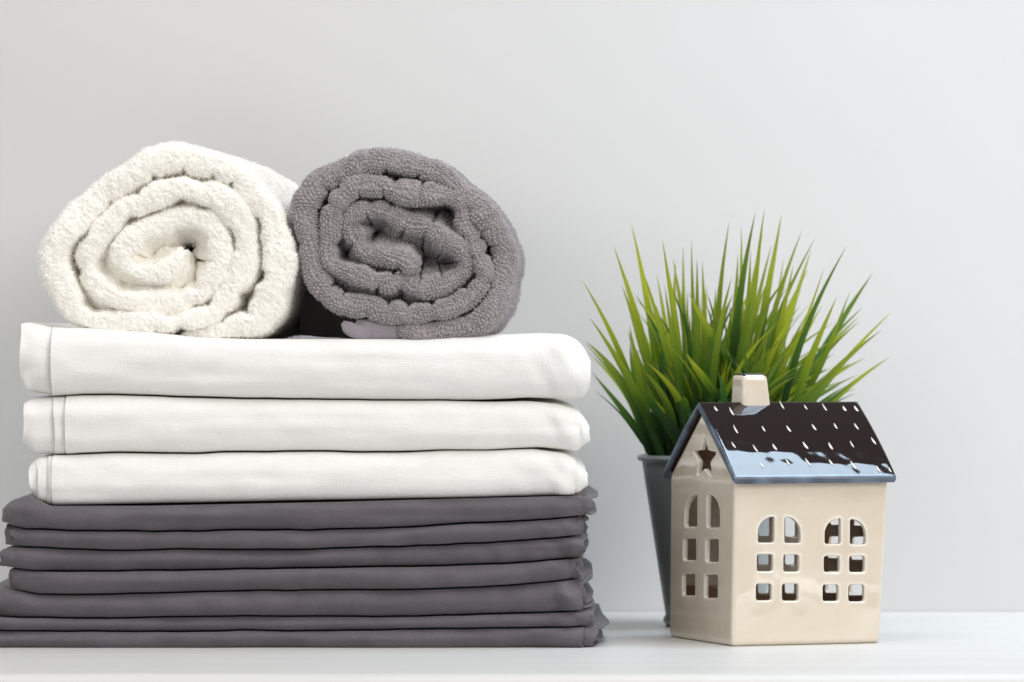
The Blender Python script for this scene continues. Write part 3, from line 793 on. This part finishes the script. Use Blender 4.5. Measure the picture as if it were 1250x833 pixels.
# filling
V = [(0, 0, HT - 0.011)]
for r in np.linspace(0.1, 1, 8):
    for j in range(48):
        a = 2 * math.pi * j / 48; V.append((r * (RT - 0.0055) * math.cos(a), r * (RT - 0.0055) * math.sin(a), HT - 0.012 + random.uniform(-.001, .001)))
F = [(1 + i * 48 + j, 1 + i * 48 + (j + 1) % 48, 1 + (i + 1) * 48 + (j + 1) % 48, 1 + (i + 1) * 48 + j) for i in range(7) for j in range(48)]
F += [(0, 1 + j, 1 + (j + 1) % 48, 0) for j in range(0)]
o = raw_mesh('filling', np.array(V), np.array(F), M_soil); o.parent = plant

tips = [(65, 315), (90, 450), (180, 185), (245, 100), (210, 330), (78, 540), (85, 580), (100, 655), (280, 260), (340, 290), (362, 160), (400, 230), (412, 240), (438, 185), (470, 165),
 (510, 240), (490, 230), (610, 95), (655, 115), (642, 220), (708, 60), (742, 45), (805, 65), (735, 140), (690, 200), (882, 125), (930, 155), (915, 200), (965, 265), (905, 270),
 (1047, 185), (1145, 285), (1060, 355), (1105, 415), (1092, 450), (1215, 430), (1178, 497), (455, 350), (690, 415), (812, 230), (768, 180), (750, 320), (620, 300), (560, 340), (850, 250),
 (1010, 375), (300, 400), (370, 330), (820, 330), (960, 400), (240, 480)]
special = [((450, 580), (600, 760)), ((310, 715), (390, 860)), ((445, 745), (500, 860)), ((460, 355), (650, 650))]
BV, BT, BQ, BF, BC = [], [], [], [], []
def blade(p0, p1, ctrl, wmax, q_, nseg=22, blunt=False, ori=None):
    base_i = len(BV)
    face = ori if ori is not None else Vector((random.uniform(-.8, .8), -1, 0)).normalized()
    swy = Vector((random.gauss(0, .0018), random.gauss(0, .003), 0))
    for i in range(nseg + 1):
        t = i / nseg
        c = p0 * (1 - t) ** 2 + ctrl * 2 * t * (1 - t) + p1 * t ** 2 + swy * math.sin(t * math.pi * 2) * (1 - t)
        tg = ((ctrl - p0) * (1 - t) + (p1 - ctrl) * t).normalized()
        sd = tg.cross(face); sd.normalize()
        nn = sd.cross(tg).normalized()
        wv = wmax * (0.72 + 0.28 * math.sin(min(1, t / 0.42) * math.pi / 2)) * (1 - max(0, (t - 0.5) / 0.5) ** (1.35 if not blunt else 9)) + 0.00012
        for s_, dz in ((-1, 0.0), (-0.5, 0.14), (0, 0.36), (0.5, 0.14), (1, 0.0)):
            BV.append(c + sd * s_ * wv * 0.5 + nn * dz * wv * 0.5); BT.append(t * (0.45 if blunt else 1)); BQ.append(q_); BC.append(s_)
    for i in range(nseg):
        for j in range(4):
            a = base_i + i * 5 + j; BF.append((a, a + 1, a + 6, a + 5))
def tip_world(cx, cy, Y): 
    px = 690 + cx / 3.049; py = 240 + cy / 3.049
    return Vector((X(px, Y) - PX, Y - YP, Z(py, Y)))
def mk(cx, cy, Yt, wmax, q_, bulge=1.0):
    p1 = tip_world(cx, cy, Yt)
    rr = RT * 0.62
    bx = np.clip((p1.x - 0.010) * 0.42, -rr, rr) + random.uniform(-.007, .007)
    by = np.clip((Yt - YP) * 0.45, -rr, rr) + random.uniform(-.01, .01)
    p0 = Vector((bx, by, HT - 0.014))
    d = p1 - p0
    ctrl = p0 + d * 0.5 + Vector((-d.x * 0.14 * bulge, -d.y * 0.14, 0.05 * abs(d.x) + 0.004)) + Vector((random.uniform(-.010, .010), 0, random.uniform(-.004, .008)))
    blade(p0, p1, ctrl, wmax, q_)
for k, (cx, cy) in enumerate(tips):
    mk(cx, cy, YP + random.uniform(-0.06, 0.05), random.uniform(0.0040, 0.0062), random.uniform(0, 0.6) if k not in (7, 20, 30, 31, 33) else 0.85)
for (t0, t1) in special:
    p1 = tip_world(t0[0], t0[1], YP - 0.05); p0 = tip_world(t1[0], t1[1], YP - 0.04); p0.z = max(p0.z, HT - 0.014) if t1[1] > 800 else p0.z
    ctrl = (p0 + p1) * 0.5 + Vector((-0.006, 0, -0.002))
    blade(p0 + (p0 - ctrl) * 0.6, p1, ctrl, 0.0052, random.uniform(0, 0.3), blunt=t1[1] > 800)
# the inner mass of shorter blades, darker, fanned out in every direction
for k in range(215):
    a = random.uniform(0, 2 * math.pi); lean = random.uniform(0.0, 1.0) ** 0.8
    h = random.uniform(0.45, 0.98) * (1 - 0.38 * lean ** 2)
    top = HT + 0.122 * h
    p1 = Vector((0.013 + math.cos(a) * lean * 0.092 + random.gauss(0, .014), math.sin(a) * lean * 0.075, top))
    p0 = Vector((math.cos(a) * lean * RT * 0.6 + random.uniform(-.004, .004), math.sin(a) * lean * RT * 0.6, HT - 0.014))
    d = p1 - p0
    ctrl = p0 + d * 0.55 + Vector((-d.x * .2, -d.y * .2, 0.01)) + Vector((random.uniform(-.021, .021), random.uniform(-.016, .016), 0))
    an = random.uniform(0, 2 * math.pi)
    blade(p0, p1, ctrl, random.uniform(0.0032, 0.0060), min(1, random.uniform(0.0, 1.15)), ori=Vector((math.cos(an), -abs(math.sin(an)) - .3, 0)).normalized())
o = raw_mesh('grass_blades', np.array([tuple(v) for v in BV]), np.array(BF), M_blade); o.parent = plant
set_attr(o, 't', np.array(BT)); set_attr(o, 'q', np.array(BQ)); set_attr(o, 'across', np.array(BC))
